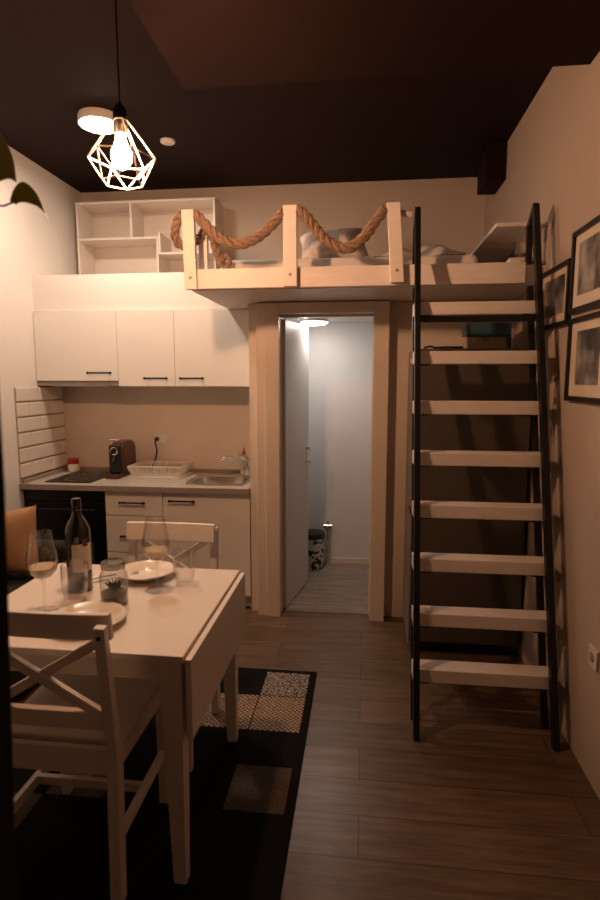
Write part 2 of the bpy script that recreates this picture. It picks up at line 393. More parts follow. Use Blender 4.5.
t = thing('worktop', 'grey brown kitchen worktop with sink cutout', 'worktop', (-1.6, 3.96, .83))
hx0, hx1, hy0, hy1 = -1.245, -.835, 3.755, 4.115
w = MB(); w.box(XL+.002, hx0, 3.648, 4.278, .829, .868).box(hx1, -.769, 3.648, 4.278, .829, .868).box(hx0, hx1, 3.648, hy0, .829, .868).box(hx0, hx1, hy1, 4.278, .829, .868)
w.build('slab', WTOP, t)
MB().box(XL+.002, -.769, 3.640, 3.6475, .829, .868).build('front_edge', WEDGE, t, bevel=.002)
MB().box(XL+.018, XL+.034, 3.66, 4.262, .8685, .895).box(XL+.018, -.787, 4.262, 4.277, .8685, .895).build('upstand', WEDGE, t, bevel=.004)

def sell(cx, cy, a, b, z, e, n=48):
    out = []
    for j in range(n):
        u = 2*PI*j/n; cu, su = math.cos(u), math.sin(u)
        out.append((cx+a*math.copysign(abs(cu)**(2/e), cu), cy+b*math.copysign(abs(su)**(2/e), su), z))
    return out
t = thing('sink', 'round-cornered steel sink set in the worktop', 'sink', (-1.04, 3.935, .869))
cx, cy = -1.04, 3.935
s = MB(); s.loops([sell(cx,cy,.222,.198,.8690,5), sell(cx,cy,.222,.198,.874,5), sell(cx,cy,.205,.182,.876,4), sell(cx,cy,.192,.168,.866,3.2), sell(cx,cy,.18,.158,.80,3.2), sell(cx,cy,.15,.13,.735,3), sell(cx,cy,.04,.04,.73,2)], cap0=False)
s.build('basin', STEEL, t, smooth=True)
MB().lathe([(.001,.0),(.036,.0),(.038,.004),(.02,.004),(.001,.002)], (cx,cy,.7305), 20).build('drain', CHROME, t, smooth=True)
t = thing('faucet', 'chrome kitchen tap at the back corner of the sink', 'faucet', (-.86, 4.17, .869))
MB().lathe([(.028,0),(.028,.012),(.022,.02),(.022,.10),(.024,.115),(.018,.135),(.004,.14)], (-.88,4.175,.869), 20).build('tap_body', CHROME, t, smooth=True)
MB().tube(spline([(-.885,4.165,.95),(-.92,4.10,.985),(-.98,4.04,1.02),(-1.02,4.0,1.025),(-1.035,3.985,1.0)], 6), .014, 10).build('spout', CHROME, t, smooth=True)
MB().tube(spline([(-.88,4.175,1.0),(-.90,4.10,1.03),(-.935,4.04,1.05)], 5), .008, 8).build('lever', CHROME, t, smooth=True)

t = thing('soap_bottle', 'clear soap bottle with red spout behind the tap', 'bottle', (-.92, 4.235, .869))
MB().lathe([(.028,.002),(.03,.01),(.03,.11),(.022,.135),(.011,.15)], (-.925,4.228,.868), 18).build('bottle_body', FROST, t, smooth=True)
MB().lathe([(.012,.151),(.012,.17),(.006,.19),(.002,.212)], (-.925,4.228,.868), 14).build('spout_cap', REDP, t, smooth=True)
t = thing('dish_soap', 'small dark bottle at right end of the worktop', 'bottle', (-.82, 4.23, .869))
MB().lathe([(.022,.001),(.023,.01),(.023,.1),(.014,.12)], (-.815,4.235,.868), 16).build('bottle_body', BLACK, t, smooth=True)
MB().lathe([(.012,.121),(.012,.15),(.003,.155)], (-.815,4.235,.868), 12).build('cap', LABELD, t, smooth=True)

t = thing('ceramic_hob', 'flat black ceramic hob in the worktop left end', 'hob', (-2.1, 3.93, .869))
MB().box(-2.27, -1.93, 3.72, 4.17, .8685, .876).build('glass_plate', OVENB, t, bevel=.002)
for y, r in ((3.83, .075), (4.05, .06)):
    MB().lathe([(r-.006,.0),(r-.006,.0012),(r,.0012),(r,.0)], (-2.09,y,.8765), 32, False, False).build('cooking_zone', WEDGE, t)
t = thing('spice_jar', 'small cream jar with red lid in corner beside the hob', 'jar', (-2.31, 4.2, .869))
MB().lathe([(.042,.002),(.046,.01),(.046,.05),(.038,.062)], (-2.31,4.2,.868), 20).build('jar_body', CERAM, t, smooth=True)
MB().lathe([(.041,.063),(.042,.07),(.042,.098),(.036,.104),(.001,.105)], (-2.31,4.2,.868), 20).build('lid', REDP, t, smooth=True)

t = thing('coffee_machine', 'dark red and black coffee machine on the worktop', 'coffee machine', (-1.77, 4.08, .869))
b = MB(); b.prism([(3.99,.885),(4.23,.885),(4.23,1.07),(4.21,1.115),(4.16,1.135),(4.06,1.135),(4.0,1.12),(3.99,1.09)], 'x', -1.835, -1.735)
b.build('housing', REDM, t, bevel=.014, seg=3, smooth=True)
MB().box(-1.832, -1.738, 3.945, 3.989, .90, 1.115).build('front_panel', BLACK, t, bevel=.012, seg=3)
MB().box(-1.838, -1.732, 3.885, 4.235, .8695, .884).build('base', REDM, t, bevel=.005)
MB().box(-1.832, -1.738, 3.89, 3.985, .8845, .90).build('drip_tray', REDM, t, bevel=.003)
r = MB(); r.tube([(-1.785+.026*math.cos(a*PI/12), 3.938, 1.07+.026*math.sin(a*PI/12)) for a in range(24)], .006, 8, closed=True)
r.build('chrome_ring', CHROME, t, smooth=True)
MB().cyl((-1.785,3.944,1.03),(-1.785,3.92,.985), .011).build('coffee_spout', BLACK, t, smooth=True)
MB().tube([(-1.82,4.0,1.142),(-1.82,3.965,1.15),(-1.75,3.965,1.15),(-1.75,4.0,1.142)], .006, 8).build('lever', CHROME, t, smooth=True)

for o_ in t.children: o_.location.x -= .06
t = thing('dish_rack', 'white plastic dish rack beside the coffee machine', 'dish rack', (-1.5, 4.08, .869))
b = MB(); b.box(-1.70,-1.29,3.955,4.235,.8695,.876); b.build('drip_tray', FROST, t, bevel=.004)
b = MB()
for (z, x0, x1, y0, y1) in ((.885,-1.68,-1.31,3.975,4.215),(.948,-1.705,-1.285,3.955,4.235)):
    b.box(x0,x1,y0,y0+.008,z,z+.01).box(x0,x1,y1-.008,y1,z,z+.01).box(x0,x0+.008,y0+.008,y1-.008,z,z+.01).box(x1-.008,x1,y0+.008,y1-.008,z,z+.01)
b.build('rim', FROST, t, bevel=.002)
b = MB(); n = 18
for i in range(n+1):
    f = i/n
    for y0, y1 in ((3.979,3.959),(4.211,4.231)): b.bar((-1.676+f*.362,y0,.895),(-1.70+f*.41,y1,.948),.009 if i % 3 else .016,.004)
for i in range(11):
    f = i/10
    for x0, x1 in ((-1.676,-1.70),(-1.314,-1.29)): b.bar((x0,3.98+f*.23,.895),(x1,3.962+f*.266,.948),.004,.009)
for i in range(10): b.bar((-1.66+i*.037,3.983,.89),(-1.66+i*.037,4.207,.89),.006,.006)
b.build('basket_slats', FROST, t)
for i in (0,1): MB().box(-1.66+i*.3,-1.63+i*.3,4.0,4.2,.8765,.8845).build('foot_rail', FROST, t)

for o_ in t.children: o_.location.x -= .05
t = thing('wall_socket', 'white double wall socket on the backsplash above the dish rack', 'wall socket', (-1.6, 4.279, 1.12))
MB().box(-1.66,-1.555,4.270,4.2795,1.095,1.165).build('plate', WHITEP, t, bevel=.003)
for x in (-1.634,-1.581):
    MB().tube([(x+.019*math.cos(a*PI/10),4.2695,1.13+.019*math.sin(a*PI/10)) for a in range(20)], .0025, 6, closed=True).build('socket_ring', WHITEP, t, smooth=True)
t = thing('power_plug', 'black plug with cord hanging from socket to worktop', 'plug', (-1.634, 4.26, .87))
MB().lathe([(.001,0),(.018,0),(.018,.014),(.010,.034),(.001,.036)], (0,0,0), 16).build('plug_body', BLACK, t, smooth=True, local=True)
t.children[0].location = (0, .0075, .26); t.children[0].rotation_euler = (PI/2, 0, 0)
MB().tube(spline([(-1.634,4.231,1.122),(-1.634,4.222,1.10),(-1.628,4.235,1.05),(-1.640,4.25,1.0),(-1.66,4.246,.94),(-1.69,4.248,.90),(-1.715,4.245,.88)], 8), .006, 8).build('cord', BLACK, t, smooth=True)

# open shelf on the ledge above the cabinets
t = thing('wall_shelf', 'white open shelf unit with four compartments above the kitchen', 'shelf', (-1.76, 4.6, 2.351))
X0, X1, Y0, Y1, Z0, Z1 = -2.335, -1.185, 4.48, 4.745, 2.352, 3.01
th = .018
for xx in (X0, X1-th): MB().box(xx,xx+th,Y0,Y1,Z0,Z1).build('side_panel', WHITE, t, bevel=.002)
MB().box(X0+th,X1-th,Y0,Y1,Z1-th,Z1).build('top_panel', WHITE, t, bevel=.002)
MB().box(X0+th,X1-th,Y0,Y1,Z0,Z0+th).build('bottom_panel', WHITE, t, bevel=.002)
MB().box(X0+th,X1-th,Y1-.006,Y1,Z0+th,Z1-th).build('back_panel', WHITE, t)
b = MB(); b.box(X0+th,-1.655,Y0+.002,Y1-.007,2.713,2.731); b.build('shelf_board', WHITE, t, bevel=.002)
MB().box(-1.654,X1-th,Y0+.002,Y1-.007,2.59,2.607).build('shelf_board', WHITE, t, bevel=.002)
MB().box(-1.885,-1.868,Y0+.002,Y1-.007,2.732,Z1-th).build('divider', WHITE, t, bevel=.002)
MB().box(-1.654,-1.636,Y0+.002,Y1-.007,2.608,2.76).box(-1.672,-1.655,Y0+.002,Y1-.007,Z0+th,2.712).build('divider', WHITE, t, bevel=.002)

# ------------------------------------------------------------------ loft bed
t = thing('loft_platform', 'cream painted loft platform with rail posts above the doorway', 'loft bed', (0, 3.9, 2.09))
MB().box(-.962, XR-.003, 3.105, YB-.003, 2.09, 2.185).build('deck', BOARD, t)
MB().box(-.962, .80, 3.035, 3.06, 2.088, 2.192).build('front_board', BOARD, t, bevel=.003)
MB().box(-.962, .80, 3.061, 3.104, 2.10, 2.183).build('joist', BOARD, t)
def post(xb, xt, z0, z1, w, y0, y1, nm='rail_post'):
    p = MB(); p.hexa([(xb-w/2,y0,z0),(xb+w/2,y0,z0),(xb+w/2,y1,z0),(xb-w/2,y1,z0),(xt-w/2,y0,z1),(xt+w/2,y0,z1),(xt+w/2,y1,z1),(xt-w/2,y1,z1)])
    o = p.build(nm, BOARD, t, bevel=.003)
    if y0 < 3.1:
        bo = MB(); bo.lathe([(.001,0),(.008,0),(.007,.004),(.001,.005)], (0,0,0), 12); q = bo.build('bolt', WEDGE, o, smooth=True, local=True)
        q.location = Vector((xb+(xt-xb)*.1, y0, z0+.06))-t.location; q.rotation_euler = (PI/2,0,0)
post(-.935, -.945, 2.082, 2.492, .066, 3.0, 3.034)
post(-.398, -.400, 2.088, 2.497, .072, 3.0, 3.034)
post(.158, .130, 2.098, 2.492, .068, 3.0, 3.034)
post(-.922, -.922, 2.187, 2.415, .05, 3.2, 3.24)
MB().box(-.962, -.94, 3.106, 4.7, 2.187, 2.20).build('edge_strip', BRONZE, t)

yR = 3.017; R = .029
t = thing('rope', 'thick twisted brown rope swagged between the loft posts', 'rope', (-.4, 3.0, 2.19))
a = MB(); ropemesh(a, [(-.905,yR,2.470),(-.865,yR,2.43),(-.81,yR,2.375),(-.74,yR-.005,2.325),(-.65,yR-.01,2.312),(-.57,yR-.005,2.345),(-.50,yR,2.40),(-.437,yR,2.468)], R)
a.build('swag', ROPE, t, smooth=True)
a = MB(); ropemesh(a, [(-.362,yR,2.478),(-.32,yR,2.445),(-.265,yR,2.38),(-.20,yR-.005,2.31),(-.10,yR-.01,2.275),(-.02,yR-.005,2.325),(.04,yR,2.405),(.088,yR,2.465)], R)
a.build('swag', ROPE, t, smooth=True)
a = MB(); ropemesh(a, [(-.978,3.04,2.475),(-1.012,3.05,2.452),(-1.038,3.07,2.39),(-1.025,3.10,2.34),(-.975,3.14,2.345),(-.925,3.19,2.40),(-.918,3.22,2.437),(-.88,3.255,2.41),(-.865,3.27,2.35),(-.85,3.275,2.30),(-.83,3.275,2.26)], .026)
a.build('rope_tail', ROPE, t, smooth=True)
a = MB(); a.tube(spline([(-.835,3.27,2.262),(-.81,3.265,2.245),(-.785,3.26,2.26),(-.785,3.255,2.295),(-.81,3.255,2.305),(-.83,3.26,2.285)], 6), .014, 8)
for i in range(8): a.tube([(-.80,3.26,2.25),(-.775+.006*i,3.235+.008*i,2.205+.005*(i%3))], .004, 5)
a.build('frayed_knot', ROPE, t, smooth=True)
tag(MB().cyl((.145,3.045,2.455),(.225,3.045,2.44), .017, 12).build('wooden_peg', CASING, smooth=True), 'short pale wooden peg beside the right loft post top', 'peg')

t = thing('mattress', 'white mattress lying on the loft platform', 'mattress', (0, 4.0, 2.19))
MB().box(-.86, .62, 3.32, 4.72, 2.186, 2.30).build('mattress_body', LINEN, t, bevel=.035, seg=4)
M = Matrix.Translation((-.20, 3.48, 2.395)) @ Matrix.Rotation(math.radians(58), 4, 'X') @ Matrix.Rotation(math.radians(6), 4, 'Z')
o = pillow_mesh(MB(), .40, .22, .12, M).build('pillow', PILLOWM, smooth=True)
tag(o, 'creased greige pillow leaning behind the right rope swag', 'pillow')
def duvet(name, x0, x1, y0, y1, z, h, seed, label, m, cat):
    g = MB(); n = 26; k = 20; vs = []; rnd = random.Random(seed); ph = [rnd.uniform(0, 6) for _ in range(6)]
    for i in range(n+1):
        row = []
        for j in range(k+1):
            u, v = i/n, j/k
            e = (math.sin(PI*u)*math.sin(PI*v))**.45 if 0 < i < n and 0 < j < k else 0
            zz = z+e*h*(.75+.22*math.sin(5*u*PI+ph[0]+3*v)+.18*math.sin(7*v*PI+ph[1]+2*u)+.12*math.sin(11*(u+v)+ph[2]))
            row.append(g.b.verts.new((x0+(x1-x0)*u+.02*math.sin(9*v+ph[3]), y0+(y1-y0)*v+.02*math.sin(8*u+ph[4]), zz)))
        vs.append(row)
    for i in range(n):
        for j in range(k): g.face([vs[i][j], vs[i+1][j], vs[i+1][j+1], vs[i][j+1]])
    ring = [vs[i][0] for i in range(n+1)]+[vs[n][j] for j in range(1,k+1)]+[vs[i][k] for i in range(n-1,-1,-1)]+[vs[0][j] for j in range(k-1,0,-1)]
    g.face(ring[::-1])
    return tag(g.build(name, m, smooth=True), label, cat)
duvet('duvet', -.80, -.02, 3.60, 4.6, 2.301, .09, 3, 'rumpled white duvet over the left part of the mattress', LINEN, 'duvet')
duvet('blanket', .05, .58, 3.36, 4.3, 2.301, .12, 5, 'rumpled pale blanket on the mattress behind the ladder top', PILLOWM, 'blanket')
t = thing('wall_ledge', 'narrow cream ledge fixed to right wall above the loft bed', 'shelf', (.8, 3.9, 2.40))
MB().box(.668, XR-.002, 3.14, 4.72, 2.392, 2.412).build('ledge_board', BOARD, t, bevel=.002)
for y in (3.5, 4.3): MB().box(.86, XR-.002, y, y+.02, 2.33, 2.391).build('bracket', WHITE, t)
tag(MB().box(.74, .86, 3.115, 3.2, 2.187, 2.23).build('paper_stack', WHITEP, bevel=.002), 'small white paper pack beside the ladder top on the loft', 'paper')

# ------------------------------------------------------------------ ladder
t = thing('loft_ladder', 'black steel ladder with eight cream treads up to the loft', 'ladder', (.545, 2.6, 0))
def fy(z): return 2.375+.625*z/2.45
xa, xb = .252, .846
def rx(z): return .852-.030*z/2.45
for fx in (lambda z: xa, rx):
    s = MB(); s.bar((fx(0),fy(0),.0),(fx(2.45),fy(2.45),2.45),.028,.04); s.build('front_stile', BLACKM, t, bevel=.002)
    s = MB(); s.bar((fx(0),fy(0)+.152,.0),(fx(2.07),fy(2.07)+.146,2.07),.026,.036); s.build('rear_stile', BLACKM, t, bevel=.002)
    s = MB(); x = fx(2.4)
    s.bar((x,fy(2.45)-.012,2.452),(x,3.10,2.36),.028,.035)
    s.bar((x,3.085,2.375),(x,3.085,2.194),.028,.03); s.box(x-.04,x+.03,3.065,3.115,2.193,2.2)
    s.build('handrail', BLACKM, t, bevel=.002)
for i in range(8):
    z = .258+.2417*i+.0011*i; y = fy(z)-.012; xb = rx(z)
    MB().box(xa-.013, xb+.013, fy(z)+.026, fy(z)+.126, z-.037, z+.026).build('tread', BOARD, t, bevel=.004)
    for x, sx in ((xa+.0145, 1), (xb-.0145, -1)):
        s = MB(); s.box(min(x,x+sx*.05),max(x,x+sx*.05),fy(z)+.03,fy(z)+.122,z-.044,z-.0375)
        s.bar((x+sx*.004,fy(z)+.06,z-.044),(x+sx*.004,fy(z)+.06,z-.08),.006,.03); s.build('bracket', BLACKM, t)
z = .258+.2417*7+.0077
MB().box(xa+.015, xb-.015, fy(z)-.006, fy(z)+.022, z-.074, z-.0445).build('crossbar', BLACKM, t, bevel=.002)

# ------------------------------------------------------------------ fridge and things on it
t = thing('refrigerator', 'tall dark grey fridge standing behind the ladder', 'fridge', (.585, 3.42, 0))
MB().box(.275, .90, 3.215, 3.675, .03, 1.772).build('cabinet', FRSIDE, t, bevel=.006)
MB().box(.275, .90, 3.165, 3.21, .08, .85).build('door', FRIDGE, t, bevel=.006)
MB().box(.275, .90, 3.165, 3.21, .857, 1.768).build('freezer_door', FRIDGE, t, bevel=.006)
MB().box(.30, .88, 3.2, 3.214, .03, .078).build('kick_plate', BLACK, t)
MB().box(.266, .2745, 3.17, 3.30, .842, .865).build('hinge', BLACK, t)
for x in (.31,.86): MB().cyl((x,3.26,0),(x,3.26,.03),.02).build('foot', BLACK, t)
for x in (.31,.86): MB().cyl((x,3.62,0),(x,3.62,.03),.02).build('foot', BLACK, t)
t = thing('fridge_magnet', 'small red and white magnet on left side of the fridge', 'magnet', (.274, 3.3, 1.70))
MB().box(.262,.2745,3.24,3.34,1.68,1.745).build('magnet_plate', REDP, t, bevel=.002)
MB().box(.2595,.2618,3.255,3.325,1.695,1.72).build('white_patch', WHITEP, t)
t = thing('storage_box', 'dark teal lidded storage box on top of the fridge', 'box', (.69, 3.4, 1.7725))
MB().box(.575,.80,3.31,3.47,1.7735,1.85).build('box_body', CARD, t, bevel=.003)
b = MB(); b.box(.568,.81,3.303,3.48,1.851,1.918).box(.568,.81,3.303,3.308,1.838,1.850); b.build('lid', TEAL, t, bevel=.004)
MB().box(.785,.81,3.3,3.3095,1.7735,1.837).build('corner_flap', TEAL, t)
b = MB(); b.prism([(.64,1.838),(.70,1.838),(.685,1.815),(.655,1.815)], 'y', 3.300, 3.3075); b.build('clasp', WEDGE, t)
a = MB().tube(spline([(.33,3.26,1.779),(.36,3.24,1.785),(.39,3.26,1.779),(.45,3.25,1.780),(.50,3.24,1.779),(.54,3.25,1.779)], 6), .006, 8).build('cable', BLACK, smooth=True)
tag(a, 'thin dark cable lying on the fridge top beside the box', 'cable')

# ------------------------------------------------------------------ right wall things
def frame(y0, y1, z0, z1, mz, my, label, seed, group='black framed photographs on the right wall'):
    t = thing('picture_frame', label, 'picture', (XR-.001, (y0+y1)/2, z0), group)
    w = .022; d = .024; x0 = XR-.001-d; x1 = XR-.001
    b = MB(); b.box(x0,x1,y0,y1,z0,z0+w).box(x0,x1,y0,y1,z1-w,z1).box(x0,x1,y0,y0+w,z0+w,z1-w).box(x0,x1,y1-w,y1,z0+w,z1-w)
    b.build('frame', FRAMEK, t, bevel=.001)
    MB().box(x1-.012,x1-.001,y0+w,y1-w,z0+w,z1-w).build('mount', MATB, t)
    MB().box(x1-.0145,x1-.0125,y0+w+my,y1-w-my,z0+w+mz,z1-w-mz*.75).build('photograph', photo('grey_photograph_%d' % seed, seed), t)
frame(2.70,3.13,1.85,2.14,.04,.05,'black framed photo beside the ladder, leftmost on right wall',1.3)
frame(2.24,2.68,1.89,2.24,.05,.05,'large black framed photo, upper one at the right edge',4.1)
frame(2.24,2.665,1.51,1.868,.05,.07,'black framed photo, lower one at the right edge',7.7)
t = thing('hanging_ornament', 'dry brown string of knotted ornaments hanging below the framed photo', 'wall ornament', (.91, 2.84, .84))
MB().tube(spline([(.910,2.84+.010*math.sin(i*1.3),1.83-i*.058) for i in range(18)], 3), .0022, 6).build('string', CREAMCORD, t, smooth=True)
def orn(z, s):
    o = MB()
    for i in range(6):
        a = i*PI/3
        o.tube(spline([(.911,2.84,z),(.908,2.84+s*math.cos(a)*.9,z+s*1.4*math.sin(a)+s*.3),(.912,2.84+s*math.cos(a+.7)*.5,z+s*1.2*math.sin(a+.7))], 5), s*.16, 6)
    o.build('knot', CREAMCORD, t, smooth=True)
for z, s in ((1.62,.026),(1.50,.014),(1.34,.015),(1.17,.013),(.86,.013)): orn(z, s)
t = thing('wall_hook', 'small beige outlet low on the right wall', 'wall socket', (XR, 2.22, .5))
MB().box(XR-.012,XR-.001,2.17,2.25,.475,.555).build('plate', MATB, t, bevel=.003)
MB().lathe([(.02,0),(.018,.004),(.001,.004)], (0,0,0), 16).build('socket_hole', WEDGE, t, local=True, smooth=True)
t.children[1].location = (-.0125,-.01,.015); t.children[1].rotation_euler = (0,-PI/2,0)
t.name = 'wall_outlet'
tag(MB().box(.79, XR-.002, 4.08, 4.4, 2.93, ZC-.002).build('ceiling_box', CEIL, bevel=.003), 'dark box under the ceiling in right corner above the loft', 'box')

# ------------------------------------------------------------------ bathroom things
t = thing('bathroom_light', 'round white ceiling light lit in the bathroom', 'ceiling light', (-.385, 4.27, 2.064))
MB().lathe([(.08,.0175),(.08,0),(.105,0),(.105,-.02),(.1,-.024)], (-.385,4.27,2.046), 32, True, False).build('rim', WHITEP, t, smooth=True)
MB().lathe([(.099,-.023),(.085,-.036),(.04,-.043),(.001,-.045)], (-.385,4.27,2.046), 32, True, True).build('diffuser', emit('bathroom_diffuser_glow', (1,.87,.76), 20), t, smooth=True)
t = thing('waste_bin', 'white bin with black floral pattern behind bathroom door', 'bin', (-.42, 4.60, .003))
MB().lathe([(.085,.001),(.088,.01),(.10,.27)], (-.42,4.60,.003), 28).build('bin_body', BINM, t, smooth=True)
MB().lathe([(.103,.271),(.105,.30),(.095,.315),(.001,.318)], (-.42,4.60,.003), 28).build('lid', BLACK, t, smooth=True)
t = thing('water_valve', 'chrome valve with pipe on the bathroom back wall', 'valve', (-.30, 4.7, .003))
MB().cyl((-.30,4.70,.004),(-.30,4.70,.31),.012).build('pipe', CHROME, t, smooth=True)
MB().cyl((-.30,4.748,.33),(-.30,4.67,.33),.022).build('valve_body', CHROME, t, smooth=True)
MB().cyl((-.335,4.69,.345),(-.265,4.69,.345),.018).cyl((-.30,4.69,.35),(-.30,4.69,.39),.010).build('valve_knob', CHROME, t, smooth=True)

# ------------------------------------------------------------------ lights in the room
t = thing('pendant_lamp', 'white wire cage pendant lamp with glowing bulb over the table', 'pendant lamp', (-.862, 2.0, ZC-.001))
px, py = -.862, 2.0
MB().lathe([(.02,0),(.02,-.03),(.006,-.04)], (px,py,ZC-.001), 24).build('ceiling_cup', BLACK, t, smooth=True)
MB().cyl((px,py,ZC-.02),(px,py,2.55),.0035,8).build('cord', BLACK, t, smooth=True)
MB().lathe([(.006,2.56),(.016,2.548),(.024,2.53),(.026,2.46),(.022,2.455)], (px,py,0), 20).build('socket', BLACK, t, smooth=True)
bulb = MB(); bulb.lathe([(.013,2.454),(.016,2.44),(.024,2.42),(.035,2.395),(.034,2.372),(.025,2.350),(.01,2.342),(.001,2.34)], (px,py,0), 20)
bulb.build('bulb', emit('bulb_glow', (1,.52,.28), 350), t, smooth=True)
cg = MB(); n = 6; r0, r1, r2 = .026, .117, .072
A = [(px+r0*math.cos(2*PI*i/n+.2), py+r0*math.sin(2*PI*i/n+.2), 2.50) for i in range(n)]
B = [(px+r1*math.cos(2*PI*i/n+.2), py+r1*math.sin(2*PI*i/n+.2), 2.378) for i in range(n)]
Cc = [(px+r2*math.cos(2*PI*(i+.5)/n+.2), py+r2*math.sin(2*PI*(i+.5)/n+.2), 2.294) for i in range(n)]
for i in range(n):
    j = (i+1) % n
    for p, q in ((A[i],B[i]),(B[i],B[j]),(B[i],Cc[i]),(B[j],Cc[i]),(Cc[i],Cc[j]),(A[i],A[j])): cg.cyl(p, q, .0029, 6)
cg.build('wire_cage', PORC, t, smooth=True)

t = thing('ceiling_lamp', 'round flat white LED ceiling lamp behind the pendant', 'ceiling light', (-1.61, 3.43, 3.169))
MB().lathe([(.118,0),(.122,-.01),(.122,-.048),(.116,-.052)], (-1.61,3.43,3.169), 40, True, False).build('rim', WHITEP, t, smooth=True)
MB().lathe([(.115,-.050),(.112,-.054),(.001,-.055)], (-1.61,3.43,3.169), 40).build('diffuser', emit('led_diffuser_glow', (1,.77,.60), 68), t, smooth=True)
t = thing('smoke_detector', 'small round white disc on the dark ceiling', 'smoke detector', (-1.32, 3.81, 3.169))
MB().lathe([(.048,0),(.048,-.012),(.04,-.018),(.001,-.02)], (-1.32,3.81,3.169), 24).build('disc', WHITEP, t, smooth=True)
MB().lathe([(.018,-.0202),(.014,-.025),(.001,-.026)], (-1.32,3.81,3.169), 16).build('sensor', FROST, t, smooth=True)

# ------------------------------------------------------------------ rug
RX0, RX1, RY0, RY1 = -1.60, -.238, .80, 2.89
t = MB(); t.mi = 0
t.box(RX0,RX1,RY0,RY1,.0015,.007)
ys = [2.86,2.63,2.345,2.115,1.86,1.62,1.38,1.14,.83]; xs = [-.272,-.51,-.745,-.98,-1.215,-1.45,-1.565]
pat = ['GKTKGK','TTKGKT','KKKBKT','BKKBKB','KKKKBK','KKKKKB','KKKBKK','KKKKBK']
for r in range(8):
    for q in range(6):
        ch = pat[r][q]; t.mi = 'KGTB'.index(ch)
        v = [t.b.verts.new(p) for p in ((xs[q+1]+.003,ys[r+1]+.003,.0085),(xs[q]-.003,ys[r+1]+.003,.0085),(xs[q]-.003,ys[r]-.003,.0085),(xs[q+1]+.003,ys[r]-.003,.0085))]
        t.face(v)
tag(t.build('rug', [RUGK,RUGG,RUGT,RUGB]), 'black bordered patchwork rug of grey and tan squares under the table', 'rug')

# ------------------------------------------------------------------ table
ZT = .785; G = .009
t = thing('dining_table', 'white drop-leaf dining table with right leaf hanging down', 'table', (-.94, 1.91, G))
MB().box(-1.352, -.528, 1.528, 2.296, ZT-.024, ZT).build('tabletop', WHITE, t, bevel=.003)
b = MB(); b.box(-1.30,-.575,1.563,1.583,.685,ZT-.025).box(-1.30,-.575,2.243,2.263,.685,ZT-.025).box(-1.32,-1.30,1.60,2.23,.685,ZT-.025).box(-.572,-.552,1.61,2.23,.685,ZT-.025)
b.build('apron', WHITE, t, bevel=.002)
MB().box(-.523,-.503,1.53,2.294,.515,ZT-.010).build('drop_leaf', WHITE, t, bevel=.003)
for y in (1.66,2.16): MB().cyl((-.5255,y-.03,ZT-.028),(-.5255,y+.03,ZT-.028),.0025,8).build('hinge', CHROME, t)
for x, sx in ((-.57,1),(-1.31,-1)):
    for y, sy in ((1.568,-1),(2.258,1)):
        b = MB(); b.box(x-.033,x+.033,y-.033,y+.033,.60,ZT-.0255)
        o = .33
        b.hexa([(x-.02+sx*.008,y-.02+sy*.008,G),(x+.02+sx*.008,y-.02+sy*.008,G),(x+.02+sx*.008,y+.02+sy*.008,G),(x-.02+sx*.008,y+.02+sy*.008,G),(x-.033,y-.033,.60),(x+.033,y-.033,.60),(x+.033,y+.033,.60),(x-.033,y+.033,.60)])
        b.build('table_leg', WHITE, t, bevel=.002)

# ------------------------------------------------------------------ chairs (local: back towards -y)
ch = thing('dining_chair', 'white cross-back chair at near side of table, back to camera', 'chair', (-.932, 1.69, G), 'white cross-back chairs at the table')
S = .50
seat = MB(); seat.prism([(-.205,-.175),(.205,-.175),(.222,.205),(.19,.225),(-.19,.225),(-.222,.205)], 'z', S-.024, S); seat.build('seat', WHITE, ch, bevel=.006, local=True)
a = MB(); a.box(-.18,.18,-.222,-.202,S-.085,S-.001).box(-.172,.172,.186,.206,S-.08,S-.025).box(-.208,-.19,-.19,.185,S-.08,S-.025).box(.19,.208,-.19,.185,S-.08,S-.025)
a.build('seat_frame', WHITE, ch, bevel=.002, local=True)
for x in (-.2,.2):
    l = MB(); l.bar((x,-.225,0),(x,-.208,S-.02),.036,.042); l.bar((x,-.208,S-.03),(x,-.262,.905),.036,.04,.034,.026)
    l.build('leg', WHITE, ch, bevel=.003, local=True)
    l = MB(); l.bar((x*.98,.19,0),(x*.98,.19,S-.025),.032,.032,.04,.04); l.build('leg', WHITE, ch, bevel=.003, local=True)
rail = MB(); n = 8
for zz, dz, yo, nm in ((.845,.083,-.252,'top_rail'),):
    A = []
    for i in range(n+1):
        u = -1+2*i/n; x = u*.212; yy = yo-.0+.012*u*u+.02; top = zz+dz
        A.append([(x,yy-.011+.008,zz),(x,yy+.011+.008,zz),(x,yy+.011-.004,top),(x,yy-.011-.004,top)])
    rail.loops(A)
rail.build('top_rail', WHITE, ch, bevel=.004, local=True)
b = MB(); b.box(-.181,.181,-.245,-.221,.575,.63); b.build('lower_rail', WHITE, ch, bevel=.003, local=True)
b = MB(); b.bar((-.178,-.232,.625),(.178,-.252,.848),.028,.018,side=(0,0,1)); b.build('cross_slat', WHITE, ch, bevel=.002, local=True)
b = MB(); b.bar((.178,-.238,.625),(-.178,-.258,.848),.028,.018,side=(0,0,1)); b.build('cross_slat', WHITE, ch, bevel=.002, local=True)
for x in (-.2,.2): MB().bar((x,-.198,.20),(x*.98,.176,.20),.02,.035).build('stretcher', WHITE, ch, bevel=.002, local=True)
MB().bar((-.188,.0,.205),(.188,.0,.205),.02,.03,side=(0,1,0)).build('stretcher', WHITE, ch, bevel=.002, local=True)
for x in (-.2,.2):
    q = MB(); q.lathe([(.001,0),(.007,0),(.006,.003),(.001,.004)], (0,0,0), 10); q = q.build('screw_cap', BRONZE, ch, smooth=True, local=True)
    q.location = (x,-.275,.875); q.rotation_euler = (PI/2,0,0)
